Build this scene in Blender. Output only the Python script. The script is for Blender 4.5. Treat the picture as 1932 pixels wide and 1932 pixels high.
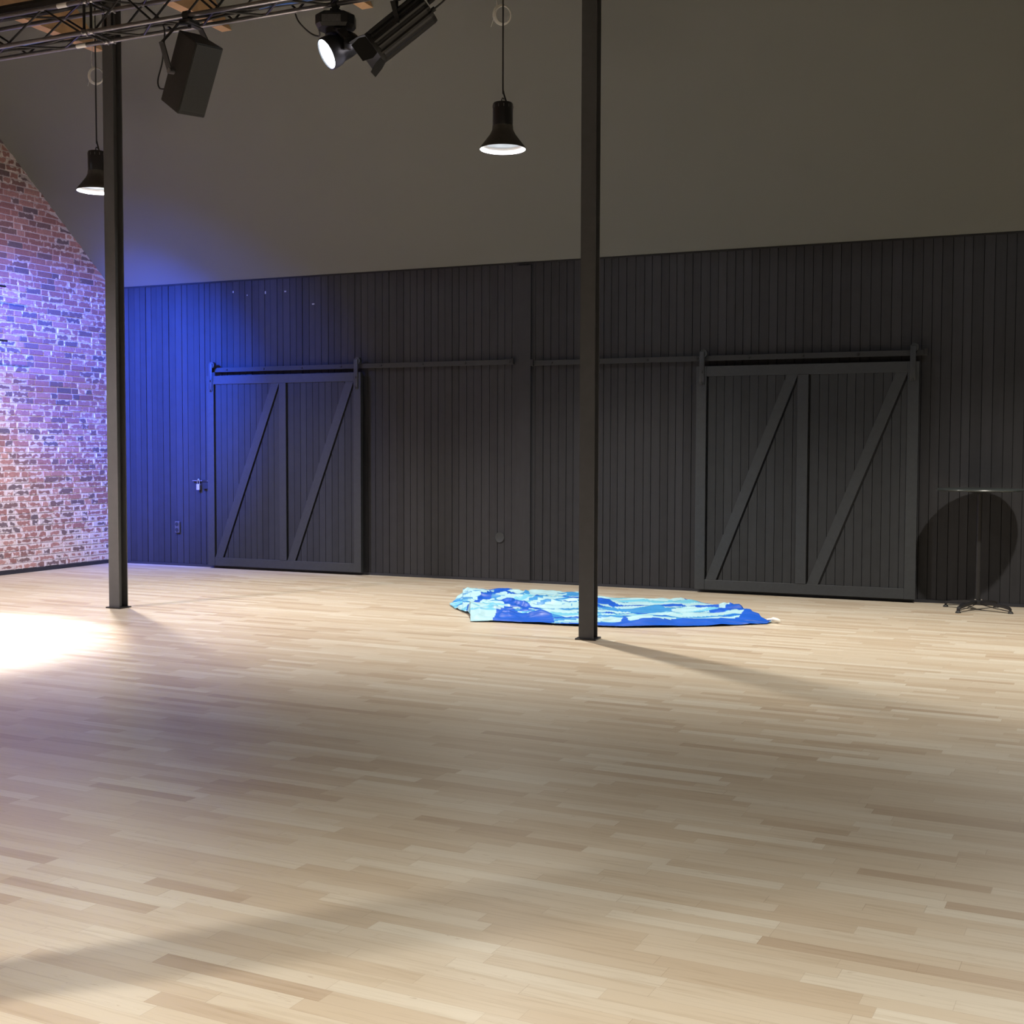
import bpy, bmesh, math, random
from mathutils import Vector, Matrix, noise
from math import sin, cos, pi, radians, atan2, hypot
random.seed(7)
for o in list(bpy.data.objects): bpy.data.objects.remove(o)
S = bpy.context.scene
C = S.collection

# ---------------------------------------------------------------- camera
CAM_H = 1.5; YAW = .4222; PITCH = .0491; ROLL = .0029
cam = bpy.data.cameras.new('camera'); co = bpy.data.objects.new('camera', cam); C.objects.link(co)
f = Vector((-sin(YAW)*cos(PITCH), cos(YAW)*cos(PITCH), -sin(PITCH)))
r0 = Vector((cos(YAW), sin(YAW), 0)); u0 = r0.cross(f)
r = r0*cos(ROLL)+u0*sin(ROLL); u = -r0*sin(ROLL)+u0*cos(ROLL)
M = Matrix((r, u, -f)).transposed().to_4x4(); M.translation = (0, 0, CAM_H)
co.matrix_world = M
cam.sensor_fit = 'HORIZONTAL'; cam.sensor_width = 36; cam.lens = 36*2408/1932
cam.clip_start = .05; cam.clip_end = 100
S.camera = co

# ---------------------------------------------------------------- world, exposure, lights
W = bpy.data.worlds.new('world'); S.world = W; W.use_nodes = True
W.node_tree.nodes['Background'].inputs[0].default_value = (.9, .85, .8, 1)
W.node_tree.nodes['Background'].inputs[1].default_value = .02
S.view_settings.view_transform = 'Standard'; S.view_settings.look = 'None'
S.view_settings.gamma = 1; S.view_settings.use_curve_mapping = False
S.view_settings.exposure = 0.0

def spot(name, loc, aim, power, color, angle, blend=.6, radius=.05):
    l = bpy.data.lights.new(name, 'SPOT'); l.energy = power; l.color = color
    l.spot_size = radians(angle); l.spot_blend = blend; l.shadow_soft_size = radius
    o = bpy.data.objects.new(name, l); C.objects.link(o); o.location = loc
    o.rotation_euler = (Vector(aim)-Vector(loc)).to_track_quat('-Z', 'Y').to_euler()
    return o
WARM = (1.0, .92, .80)
PEND = [(-9.2, 10.2), (-4.68, 10.2), (-.06, 10.2), (4.56, 10.2), (-9.3, .6), (-4.68, .6), (-.06, .6), (4.56, .6)]
PZ = 4.10      # rim height of the pendants
for i, (x, y) in enumerate(PEND):
    spot('pendant_light', (x, y, PZ-.02), (x, y, 0), [850, 900, 950, 750, 250, 820, 1450, 900][i], WARM, 120, .8, .06)
    spot('pendant_bulb', (x, y, PZ+.040), (x, y, 0), 46, (.95, .97, 1), 173, .1, .012)
# stage lights on and near the truss, plus an added rose fill
spot('stage_light_white', (-9.6, 8.0, 4.35), (-8.6, 6.9, 0), 12500, (1, .93, .96), 50, .95, .06)
spot('stage_light_blue', (-10.56, 8.32, 4.36), (-11.0, 13.1, 2.1), 11500, (.012, .09, 1), 44, 1, .08)
spot('stage_light_blue_wash', (-10.4, 8.3, 4.5), (-10.4, 13.1, 1.9), 1900, (.06, .15, 1), 60, 1, .08)
spot('stage_light_violet', (-8.2, 6.3, 3.9), (-11.6, 11.0, 2.2), 2800, (.60, .52, 1), 50, 1, .03)
spot('rose_fill_light', (-9.9, 5.2, 4.6), (-8.1, 7.6, .7), 1500, (1, .88, .92), 76, 1, .1)  # unseen fill added to brighten the left column and floor, off the truss

# ---------------------------------------------------------------- helpers
MATS = {}
def mat(name, col, rough=.6, metal=0., emis=None, es=0., noise_amt=.0, nscale=20., bump=0., spec=.5):
    if name in MATS: return MATS[name]
    m = bpy.data.materials.new(name); m.use_nodes = True; nt = m.node_tree
    b = nt.nodes['Principled BSDF']
    b.inputs['Base Color'].default_value = (*col, 1); b.inputs['Roughness'].default_value = rough
    b.inputs['Metallic'].default_value = metal; b.inputs['Specular IOR Level'].default_value = spec
    if emis: b.inputs['Emission Color'].default_value = (*emis, 1); b.inputs['Emission Strength'].default_value = es
    tc = nt.nodes.new('ShaderNodeTexCoord')
    n = nt.nodes.new('ShaderNodeTexNoise'); n.inputs['Scale'].default_value = nscale; n.inputs['Detail'].default_value = 4
    nt.links.new(tc.outputs['Object'], n.inputs['Vector'])
    if noise_amt:
        mx = nt.nodes.new('ShaderNodeMix'); mx.data_type = 'RGBA'
        mx.inputs[6].default_value = (*[c*(1-noise_amt) for c in col], 1)
        mx.inputs[7].default_value = (*[min(1, c*(1+noise_amt)) for c in col], 1)
        nt.links.new(n.outputs[0], mx.inputs[0]); nt.links.new(mx.outputs[2], b.inputs['Base Color'])
    if bump:
        bp = nt.nodes.new('ShaderNodeBump'); bp.inputs['Strength'].default_value = bump; bp.inputs['Distance'].default_value = .01
        nt.links.new(n.outputs[0], bp.inputs['Height']); nt.links.new(bp.outputs[0], b.inputs['Normal'])
    MATS[name] = m
    return m

def obj(name, bm, m, parent=None, loc=None, smooth=False):
    """link bm (in the parent's space, or the world's) as one mesh object"""
    bmesh.ops.recalc_face_normals(bm, faces=bm.faces)
    me = bpy.data.meshes.new(name); bm.to_mesh(me); bm.free()
    for k in (m if isinstance(m, (list, tuple)) else [m]): me.materials.append(k)
    if smooth:
        for p in me.polygons: p.use_smooth = True
        me.set_sharp_from_angle(angle=radians(40))
    o = bpy.data.objects.new(name, me); C.objects.link(o)
    if parent: o.parent = parent
    if loc: o.location = loc
    return o
def tag(o, label, cat, group=None, kind=None):
    o['label'] = label; o['category'] = cat
    if group: o['group'] = group
    if kind: o['kind'] = kind
    return o
def thing(name, label, cat, loc=(0, 0, 0), rot=None, group=None):
    o = bpy.data.objects.new(name, None); C.objects.link(o); o.location = loc
    o.empty_display_size = .1
    if rot is not None: o.rotation_euler = rot
    return tag(o, label, cat, group)
def struct(name, bm, m, label, cat, parent=None, smooth=False):
    o = obj(name, bm, m, parent, smooth=smooth)
    if not parent: tag(o, label, cat, kind='structure')
    return o
def box(bm, a, b, mtx=None, bevel=0, mi=0):
    t = bmesh.new()
    vs = [t.verts.new((x, y, z)) for x in (a[0], b[0]) for y in (a[1], b[1]) for z in (a[2], b[2])]
    for q in ((0, 1, 3, 2), (4, 6, 7, 5), (0, 4, 5, 1), (2, 3, 7, 6), (0, 2, 6, 4), (1, 5, 7, 3)):
        t.faces.new([vs[i] for i in q])
    if bevel: bmesh.ops.bevel(t, geom=list(t.edges), offset=bevel, segments=2, affect='EDGES', profile=.5)
    merge(bm, t, mtx, mi)
def merge(bm, t, mtx=None, mi=0):
    if mtx is not None: bmesh.ops.transform(t, matrix=mtx, verts=t.verts)
    mp = {v: bm.verts.new(v.co) for v in t.verts}
    for fc in t.faces:
        try: bm.faces.new([mp[v] for v in fc.verts]).material_index = mi
        except ValueError: pass
    t.free()
def quadbox(bm, pts, y0, y1):
    """prism: polygon pts in x,z extruded from y0 to y1"""
    a = [bm.verts.new((x, y0, z)) for x, z in pts]; b = [bm.verts.new((x, y1, z)) for x, z in pts]
    bm.faces.new(a); bm.faces.new(b[::-1]); n = len(pts)
    for i in range(n): bm.faces.new((a[i], b[i], b[(i+1) % n], a[(i+1) % n]))
def tube(bm, pts, rad, seg=10, cap=True):
    pts = [Vector(p) for p in pts]; rings = []
    up = None
    for i, p in enumerate(pts):
        d = (pts[min(i+1, len(pts)-1)]-pts[max(i-1, 0)]).normalized()
        if up is None:
            up = Vector((0, 0, 1)) if abs(d.z) < .9 else Vector((1, 0, 0))
        a = (up - d*up.dot(d)).normalized(); b = d.cross(a); up = a
        rr = rad[i] if isinstance(rad, (list, tuple)) else rad
        rings.append([bm.verts.new(p+a*rr*cos(2*pi*k/seg)+b*rr*sin(2*pi*k/seg)) for k in range(seg)])
    for i in range(len(rings)-1):
        for k in range(seg):
            bm.faces.new((rings[i][k], rings[i][(k+1) % seg], rings[i+1][(k+1) % seg], rings[i+1][k]))
    if cap:
        bm.faces.new(rings[0][::-1]); bm.faces.new(rings[-1])
def lathe(bm, prof, seg=40, mtx=None, cap=False):
    t = bmesh.new(); rings = []
    for rr, z in prof: rings.append([t.verts.new((rr*cos(2*pi*k/seg), rr*sin(2*pi*k/seg), z)) for k in range(seg)])
    for i in range(len(rings)-1):
        for k in range(seg): t.faces.new((rings[i][k], rings[i][(k+1) % seg], rings[i+1][(k+1) % seg], rings[i+1][k]))
    if cap: t.faces.new(rings[0][::-1]); t.faces.new(rings[-1])
    merge(bm, t, mtx)
def smooth_path(pts, n=6):
    P = [Vector(p) for p in pts]; out = []
    for i in range(len(P)-1):
        a = P[max(i-1, 0)]; b = P[i]; c = P[i+1]; d = P[min(i+2, len(P)-1)]
        for k in range(n):
            t = k/n
            out.append(.5*((2*b)+(c-a)*t+(2*a-5*b+4*c-d)*t*t+(3*b-a-3*c+d)*t**3))
    return out+[P[-1]]
def frame(axis, side=(0, 0, 1)):
    """rotation whose local -Z is axis and whose local X is horizontal"""
    z = -Vector(axis).normalized(); x = Vector(side).cross(z)
    if x.length < 1e-3: x = Vector((1, 0, 0))
    x.normalize(); y = z.cross(x)
    return Matrix((x, y, z)).transposed().to_4x4()

# ---------------------------------------------------------------- room measures
L = -11.63; R = 9.0; B = 13.13; F = -2.0; EAVE = 3.584; SL = .8246
RIDGE_Y = (B+F)/2; RIDGE_Z = EAVE+SL*(B-RIDGE_Y)
def roof_z(y): return EAVE+SL*(B-y if y > RIDGE_Y else y-F)

# ---------------------------------------------------------------- materials of the shell
def nodes(name):
    m = bpy.data.materials.new(name); m.use_nodes = True
    nt = m.node_tree; return m, nt, nt.nodes['Principled BSDF'], nt.nodes.new, nt.links.new
def math_node(nt, op, a, b=None, c=None):
    n = nt.nodes.new('ShaderNodeMath'); n.operation = op
    for i, v in enumerate((a, b, c)):
        if v is None: continue
        if isinstance(v, (int, float)): n.inputs[i].default_value = v
        else: nt.links.new(v, n.inputs[i])
    return n.outputs[0]
def ramp(nt, fac, stops):
    n = nt.nodes.new('ShaderNodeValToRGB'); e = n.color_ramp.elements
    while len(e) < len(stops): e.new(.5)
    for i, (p, c) in enumerate(stops): e[i].position = p; e[i].color = (*c, 1)
    nt.links.new(fac, n.inputs[0]); return n.outputs[0]
def mixc(nt, fac, a, b, mode='MIX'):
    n = nt.nodes.new('ShaderNodeMix'); n.data_type = 'RGBA'; n.blend_type = mode
    for i, v in ((0, fac), (6, a), (7, b)):
        if isinstance(v, (int, float)): n.inputs[i].default_value = v
        elif isinstance(v, tuple): n.inputs[i].default_value = (*v, 1)
        else: nt.links.new(v, n.inputs[i])
    return n.outputs[2]

def floor_material():
    m, nt, b, N, K = nodes('beech_parquet')
    tc = N('ShaderNodeTexCoord'); mp = N('ShaderNodeMapping'); mp.inputs['Rotation'].default_value = (0, 0, .04)
    K(tc.outputs['Object'], mp.inputs['Vector'])
    sx = N('ShaderNodeSeparateXYZ'); K(mp.outputs[0], sx.inputs[0])
    X, Y = sx.outputs[0], sx.outputs[1]
    row = math_node(nt, 'FLOOR', math_node(nt, 'DIVIDE', Y, .072))
    wn = N('ShaderNodeTexWhiteNoise'); wn.noise_dimensions = '1D'; K(row, wn.inputs['W'])
    ln = math_node(nt, 'MULTIPLY_ADD', wn.outputs[0], .3, .42)
    off = math_node(nt, 'MULTIPLY', wn.outputs[0], 37.3)
    # jitter the strip ends along the row
    n1 = N('ShaderNodeTexNoise'); n1.noise_dimensions = '2D'; n1.inputs['Scale'].default_value = 1
    cv = N('ShaderNodeCombineXYZ'); K(math_node(nt, 'MULTIPLY', X, .9), cv.inputs[0]); K(math_node(nt, 'MULTIPLY', row, 7.7), cv.inputs[1]); K(cv.outputs[0], n1.inputs['Vector'])
    xx = math_node(nt, 'ADD', math_node(nt, 'ADD', X, off), math_node(nt, 'MULTIPLY', n1.outputs[0], .5))
    q = math_node(nt, 'DIVIDE', xx, ln); cell = math_node(nt, 'FLOOR', q)
    w2 = N('ShaderNodeTexWhiteNoise'); w2.noise_dimensions = '2D'
    cv2 = N('ShaderNodeCombineXYZ'); K(row, cv2.inputs[0]); K(cell, cv2.inputs[1]); K(cv2.outputs[0], w2.inputs['Vector'])
    tone = ramp(nt, w2.outputs[0], [(0, (.43, .345, .255)), (.1, (.485, .405, .305)), (.45, (.53, .46, .36)), (.8, (.555, .495, .40)), (1, (.60, .555, .465))])
    # grain stretched along the strip, different in each strip
    g = N('ShaderNodeTexNoise'); g.noise_dimensions = '3D'; g.inputs['Scale'].default_value = 1; g.inputs['Detail'].default_value = 5; g.inputs['Distortion'].default_value = .6
    cv3 = N('ShaderNodeCombineXYZ'); K(math_node(nt, 'MULTIPLY', X, 3.0), cv3.inputs[0]); K(math_node(nt, 'MULTIPLY', Y, 60), cv3.inputs[1]); K(math_node(nt, 'MULTIPLY', w2.outputs[0], 50), cv3.inputs[2])
    K(cv3.outputs[0], g.inputs['Vector'])
    gr = ramp(nt, g.outputs[0], [(.25, (.80, .76, .70)), (.5, (1, 1, 1)), (.8, (1.0, .98, .95))])
    col = mixc(nt, .75, tone, gr, 'MULTIPLY')
    # knots and dark streaks, only in some strips
    kn = N('ShaderNodeTexNoise'); kn.inputs['Scale'].default_value = 1; kn.inputs['Detail'].default_value = 3; kn.inputs['Distortion'].default_value = 1.5
    cv4 = N('ShaderNodeCombineXYZ'); K(math_node(nt, 'MULTIPLY', X, 7), cv4.inputs[0]); K(math_node(nt, 'MULTIPLY', Y, 70), cv4.inputs[1]); K(cv4.outputs[0], kn.inputs['Vector'])
    kf = math_node(nt, 'MULTIPLY', math_node(nt, 'GREATER_THAN', kn.outputs[0], .69), math_node(nt, 'GREATER_THAN', w2.outputs[0], .6))
    col = mixc(nt, math_node(nt, 'MULTIPLY', kf, .35), col, (.25, .15, .08))
    # thin joints
    fy = math_node(nt, 'FRACT', math_node(nt, 'DIVIDE', Y, .072)); jy = math_node(nt, 'LESS_THAN', fy, .018)
    fx = math_node(nt, 'FRACT', q); jx = math_node(nt, 'LESS_THAN', fx, .003)
    col = mixc(nt, math_node(nt, 'MULTIPLY', math_node(nt, 'MAXIMUM', jx, jy), .35), col, (.2, .13, .08))
    K(col, b.inputs['Base Color'])
    b.inputs['Roughness'].default_value = .34; b.inputs['Specular IOR Level'].default_value = .5
    bp = N('ShaderNodeBump'); bp.inputs['Strength'].default_value = .08; bp.inputs['Distance'].default_value = .002
    K(g.outputs[0], bp.inputs['Height']); K(bp.outputs[0], b.inputs['Normal'])
    return m
def boards_material(name, base, amt=.35):
    m, nt, b, N, K = nodes(name)
    at = N('ShaderNodeAttribute'); at.attribute_name = 'tone'
    tc = N('ShaderNodeTexCoord'); mp = N('ShaderNodeMapping'); mp.inputs['Scale'].default_value = (40, 40, 1.6)
    K(tc.outputs['Object'], mp.inputs[0])
    n = N('ShaderNodeTexNoise'); n.inputs['Scale'].default_value = 1; n.inputs['Detail'].default_value = 6; K(mp.outputs[0], n.inputs['Vector'])
    k = N('ShaderNodeTexNoise'); k.inputs['Scale'].default_value = 9; k.inputs['Detail'].default_value = 2; K(tc.outputs['Object'], k.inputs['Vector'])
    v = math_node(nt, 'ADD', math_node(nt, 'MULTIPLY', n.outputs[0], amt), math_node(nt, 'MULTIPLY', at.outputs['Fac'], amt))
    v = math_node(nt, 'ADD', v, math_node(nt, 'MULTIPLY', k.outputs[0], .3))
    dark = tuple(c*.55 for c in base); lite = tuple(c*1.5 for c in base)
    K(ramp(nt, v, [(.1, dark), (.9, lite)]), b.inputs['Base Color'])
    b.inputs['Roughness'].default_value = .62; b.inputs['Specular IOR Level'].default_value = .35
    bp = N('ShaderNodeBump'); bp.inputs['Strength'].default_value = .35; bp.inputs['Distance'].default_value = .004
    K(n.outputs[0], bp.inputs['Height']); K(bp.outputs[0], b.inputs['Normal'])
    return m
def brick_material():
    m, nt, b, N, K = nodes('whitewashed_brick')
    at = N('ShaderNodeAttribute'); at.attribute_name = 'tone'
    a2 = N('ShaderNodeAttribute'); a2.attribute_name = 'wash'
    uv = N('ShaderNodeUVMap'); uv.uv_map = 'UVMap'
    s = N('ShaderNodeSeparateXYZ'); K(uv.outputs[0], s.inputs[0])
    tc = N('ShaderNodeTexCoord')
    n = N('ShaderNodeTexNoise'); n.inputs['Scale'].default_value = 16; n.inputs['Detail'].default_value = 5; K(tc.outputs['Object'], n.inputs['Vector'])
    n2 = N('ShaderNodeTexNoise'); n2.inputs['Scale'].default_value = 55; n2.inputs['Detail'].default_value = 3; K(tc.outputs['Object'], n2.inputs['Vector'])
    red = ramp(nt, at.outputs['Fac'], [(0, (.10, .075, .09)), (.18, (.15, .085, .08)), (.3, (.24, .105, .09)), (.7, (.30, .14, .12)), (1, (.40, .22, .185))])
    red = mixc(nt, .5, red, ramp(nt, n2.outputs[0], [(.3, (.55, .55, .55)), (.7, (1.25, 1.2, 1.15))]), 'MULTIPLY')
    # distance to the brick's edge (uv holds metres from the nearer edges)
    ex = math_node(nt, 'SUBTRACT', .5, math_node(nt, 'ABSOLUTE', math_node(nt, 'SUBTRACT', s.outputs[0], .5)))
    ey = math_node(nt, 'SUBTRACT', .5, math_node(nt, 'ABSOLUTE', math_node(nt, 'SUBTRACT', s.outputs[1], .5)))
    e = math_node(nt, 'MINIMUM', math_node(nt, 'MULTIPLY', ex, 2.2), ey)
    edge = math_node(nt, 'SUBTRACT', .13, e)
    t = math_node(nt, 'ADD', math_node(nt, 'MULTIPLY', edge, 2.3), math_node(nt, 'MULTIPLY', math_node(nt, 'SUBTRACT', n.outputs[0], .5), 4.2))
    t = math_node(nt, 'ADD', t, math_node(nt, 'MULTIPLY', math_node(nt, 'SUBTRACT', a2.outputs['Fac'], .5), 2.3))
    wf = N('ShaderNodeMapRange'); K(t, wf.inputs[0]); wf.inputs[1].default_value = -.05; wf.inputs[2].default_value = .35
    wf.inputs[3].default_value = .06; wf.inputs[4].default_value = .85
    white = mixc(nt, n2.outputs[0], (.52, .47, .44), (.72, .68, .65))
    K(mixc(nt, wf.outputs[0], red, white), b.inputs['Base Color'])
    b.inputs['Roughness'].default_value = .8
    bp = N('ShaderNodeBump'); bp.inputs['Strength'].default_value = .5; bp.inputs['Distance'].default_value = .006
    K(n2.outputs[0], bp.inputs['Height']); K(bp.outputs[0], b.inputs['Normal'])
    return m

M_floor = floor_material()
M_wall = boards_material('black_stained_boards', (.0205, .0208, .0245))
M_door = boards_material('black_painted_door_boards', (.0235, .026, .030), .2)
M_frame = mat('black_painted_frame', (.025, .029, .034), .5, noise_amt=.25, nscale=30)
M_ceil = mat('dark_painted_ceiling', (.122, .127, .114), .85, noise_amt=.06, nscale=300)
M_mortar = mat('pale_lime_mortar', (.50, .46, .44), .9, noise_amt=.2, nscale=30, bump=.4)
M_brick = brick_material()
M_black = mat('black_gap', (.008, .008, .009), .8)
M_blackmetal = mat('black_metal', (.022, .022, .024), .38, .3, noise_amt=.2, nscale=40)
M_blackmatt = mat('black_matt', (.018, .018, .019), .65, noise_amt=.2, nscale=60)
M_alu = mat('truss_paint', (.19, .185, .20), .3, .6, noise_amt=.2, nscale=25)
M_steel = mat('bright_steel', (.6, .6, .62), .3, 1.)
M_column = mat('dark_grey_painted_steel', (.068, .069, .073), .55, noise_amt=.15, nscale=14)
M_wood = mat('pale_pine', (.54, .34, .18), .6, noise_amt=.35, nscale=7)
M_white = mat('white_tape', (.85, .85, .85), .5)
M_dusty = mat('dusty_black_cone', (.06, .056, .05), .6, noise_amt=.4, nscale=50)
M_reflector = mat('white_reflector', (.88, .9, .92), .35)

# ---------------------------------------------------------------- structure
bm = bmesh.new(); box(bm, (L-.3, F-.3, -.15), (R+.3, B+.3, 0)); struct('floor', bm, M_floor, 'pale beech strip parquet floor of the hall', 'floor')

# ceiling: two slopes, 6 cm thick
bm = bmesh.new()
pr = [(F-.0, EAVE), (RIDGE_Y, RIDGE_Z), (B, EAVE)]
th = .12
vs = []
for x in (L, R):
    vs.append([bm.verts.new((x, y, z)) for y, z in pr]+[bm.verts.new((x, y, z+th)) for y, z in reversed(pr)])
n = 6
bm.faces.new(vs[0][::-1]); bm.faces.new(vs[1])
for i in range(n): bm.faces.new((vs[0][i], vs[0][(i+1) % n], vs[1][(i+1) % n], vs[1][i]))
struct('ceiling', bm, M_ceil, 'smooth dark grey-brown sloping ceiling', 'ceiling')

def boards(name, x0, x1, y, z0, z1, w, m, parent=None, depth=.02, jit=.006, seed=1, gap=.006, label=None, cat=None, kind=None, wj=.12, ztop=None):
    """vertical boards facing -Y, their face at y, over a black backing"""
    rnd = random.Random(seed); bm = bmesh.new(); tones = []
    lay = None
    x = x0
    box(bm, (x0, y+depth, z0), (x1, y+depth+.02, z1), mi=1); tones += [0]*8
    while x < x1-.004:
        ww = w*(1+rnd.uniform(-wj, wj)); xe = min(x+ww, x1); yy = y+rnd.uniform(0, jit); t = rnd.random()
        zt = z1 if ztop is None else ztop((x+xe)/2)
        box(bm, (x+gap/2, yy, z0), (xe-gap/2, y+depth, zt)); tones += [t]*8
        x = xe
    lay = bm.verts.layers.float.new('tone'); bm.verts.ensure_lookup_table()
    for v, t in zip(bm.verts, tones): v[lay] = t
    o = obj(name, bm, [m, M_black], parent)
    if label: tag(o, label, cat, kind=kind)
    return o
boards('wall_back', L, R, B, 0, EAVE+.12, .092, M_wall, seed=5, label='back wall of narrow vertical boards stained black', cat='wall', kind='structure')
wb = bpy.data.objects['wall_back']
for x, z, w_, h_ in ((-9.70, 3.44, .012, .02), (-9.49, 3.39, .01, .012), (-9.22, 3.41, .014, .028), (-8.93, 3.41, .022, .014), (-8.53, 3.24, .028, .012)):
    bm = bmesh.new(); box(bm, (x-w_*.6, B-.0015, z-h_*.6), (x+w_*.6, B+.002, z+h_*.6)); obj('paint_speck', bm, mat('white_paint', (.35, .35, .35), .7), wb)
bm = bmesh.new(); box(bm, (L-.02, F-.1, 0), (R, F, EAVE+.1)); struct('wall_front', bm, M_wall, 'dark wall behind the viewer', 'wall')
bm = bmesh.new()
def gable(bm, x0, x1, z_extra=0):
    pts = [(F, 0), (B, 0), (B, EAVE), (RIDGE_Y, RIDGE_Z), (F, EAVE)]
    a = [bm.verts.new((x0, y, z)) for y, z in pts]; b = [bm.verts.new((x1, y, z)) for y, z in pts]
    bm.faces.new(a); bm.faces.new(b[::-1])
    for i in range(5): bm.faces.new((a[i], b[i], b[(i+1) % 5], a[(i+1) % 5]))
gable(bm, R, R+.1); struct('wall_right', bm, M_wall, 'dark gable wall to the right', 'wall')

# brick gable on the left: every brick modelled proud of the mortar
def brick_wall():
    rnd = random.Random(11); bm = bmesh.new()
    uvl = bm.loops.layers.uv.new('UVMap')
    tl = bm.verts.layers.float.new('tone'); wl = bm.verts.layers.float.new('wash')
    def brick(y0, y1, z0, z1, h, t, w, zt0=None, zt1=None):
        zt0 = z1 if zt0 is None else zt0; zt1 = z1 if zt1 is None else zt1
        x = L+h; e = .004
        P = [(x, y0+e, z0+e), (x, y1-e, z0+e), (x, y1-e, max(zt1-e, z0+e+.002)), (x, y0+e, max(zt0-e, z0+e+.003))]
        Q = [(L, y0, z0), (L, y1, z0), (L, y1, max(zt1, z0)), (L, y0, zt0)]
        a = [bm.verts.new(p) for p in P]; b = [bm.verts.new(p) for p in Q]
        for v in a+b: v[tl] = t; v[wl] = w
        fs = [bm.faces.new(a)]
        for lp, c in zip(fs[0].loops, ((0, 0), (1, 0), (1, 1), (0, 1))): lp[uvl].uv = c
        for i in range(4):
            fc = bm.faces.new((a[i], b[i], b[(i+1) % 4], a[(i+1) % 4]))
            for lp in fc.loops: lp[uvl].uv = (.02, .5)
    ch = .0735; z = .05; k = 0
    while z < RIDGE_Z-.1:
        y = F-rnd.uniform(0, .2); rowwash = .5+.5*noise.noise(Vector((z*1.3, 3.1, 0)))
        head = rnd.random() < .5
        while y < B:
            ln = (.112 if head else .232)*rnd.uniform(.97, 1.03)
            head = not head if rnd.random() < .8 else head
            y0 = max(y, F); y1 = min(y+ln, B)
            zc = z+ch-.011
            if roof_z(max(y0, F)) > z+.02 or roof_z(y1) > z+.02:
                if y1-y0 > .03:
                    za = min(zc, roof_z(y0)-.002); zb = max(z+.004, min(zc, roof_z(y1)-.002))
                    wv = .5+.9*noise.noise(Vector((y*.9, z*.8, 1.7)))
                    # the lower courses carry more whitewash
                    low = max(0, min(1, (2.4-z)/1.6))
                    w = max(0, min(1, .40*wv+.30*rnd.random()+.05+.22*low))
                    if za > z+.005: brick(y0, y1, z, zc, rnd.uniform(.004, .011), rnd.random(), w, za, zb)
            y += ln+.010
        z += ch; k += 1
    # mortar slab behind
    pts = [(F, 0), (B, 0), (B, EAVE), (RIDGE_Y, RIDGE_Z), (F, EAVE)]
    a = [bm.verts.new((L, yy, zz)) for yy, zz in pts]; b = [bm.verts.new((L-.2, yy, zz)) for yy, zz in pts]
    fa = bm.faces.new(a); fb = bm.faces.new(b[::-1]); fs = [fa, fb]
    for i in range(5): fs.append(bm.faces.new((a[i], b[i], b[(i+1) % 5], a[(i+1) % 5])))
    for q in fs: q.material_index = 1
    return bm
struct('wall_left', brick_wall(), [M_brick, M_mortar], 'gable wall of whitewashed red brick', 'wall')
bm = bmesh.new(); box(bm, (L+.002, F, 0), (L+.022, B-.01, .045)); struct('baseboard_left', bm, mat('black_skirting', (.02, .022, .03), .4), 'thin black skirting under the brick wall', 'baseboard')
bm = bmesh.new(); box(bm, (L+.03, B-.012, 0), (R, B-.001, .03)); struct('baseboard_back', bm, MATS['black_skirting'], 'thin black skirting under the boarded wall', 'baseboard')
# dark shadow-gap trim where the boards meet the ceiling
bm = bmesh.new(); box(bm, (L+.03, B-.006, EAVE-.02), (R, B-.001, EAVE-.004)); struct('trim_1', bm, M_black, 'thin black trim where the back wall meets the ceiling', 'trim')

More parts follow.
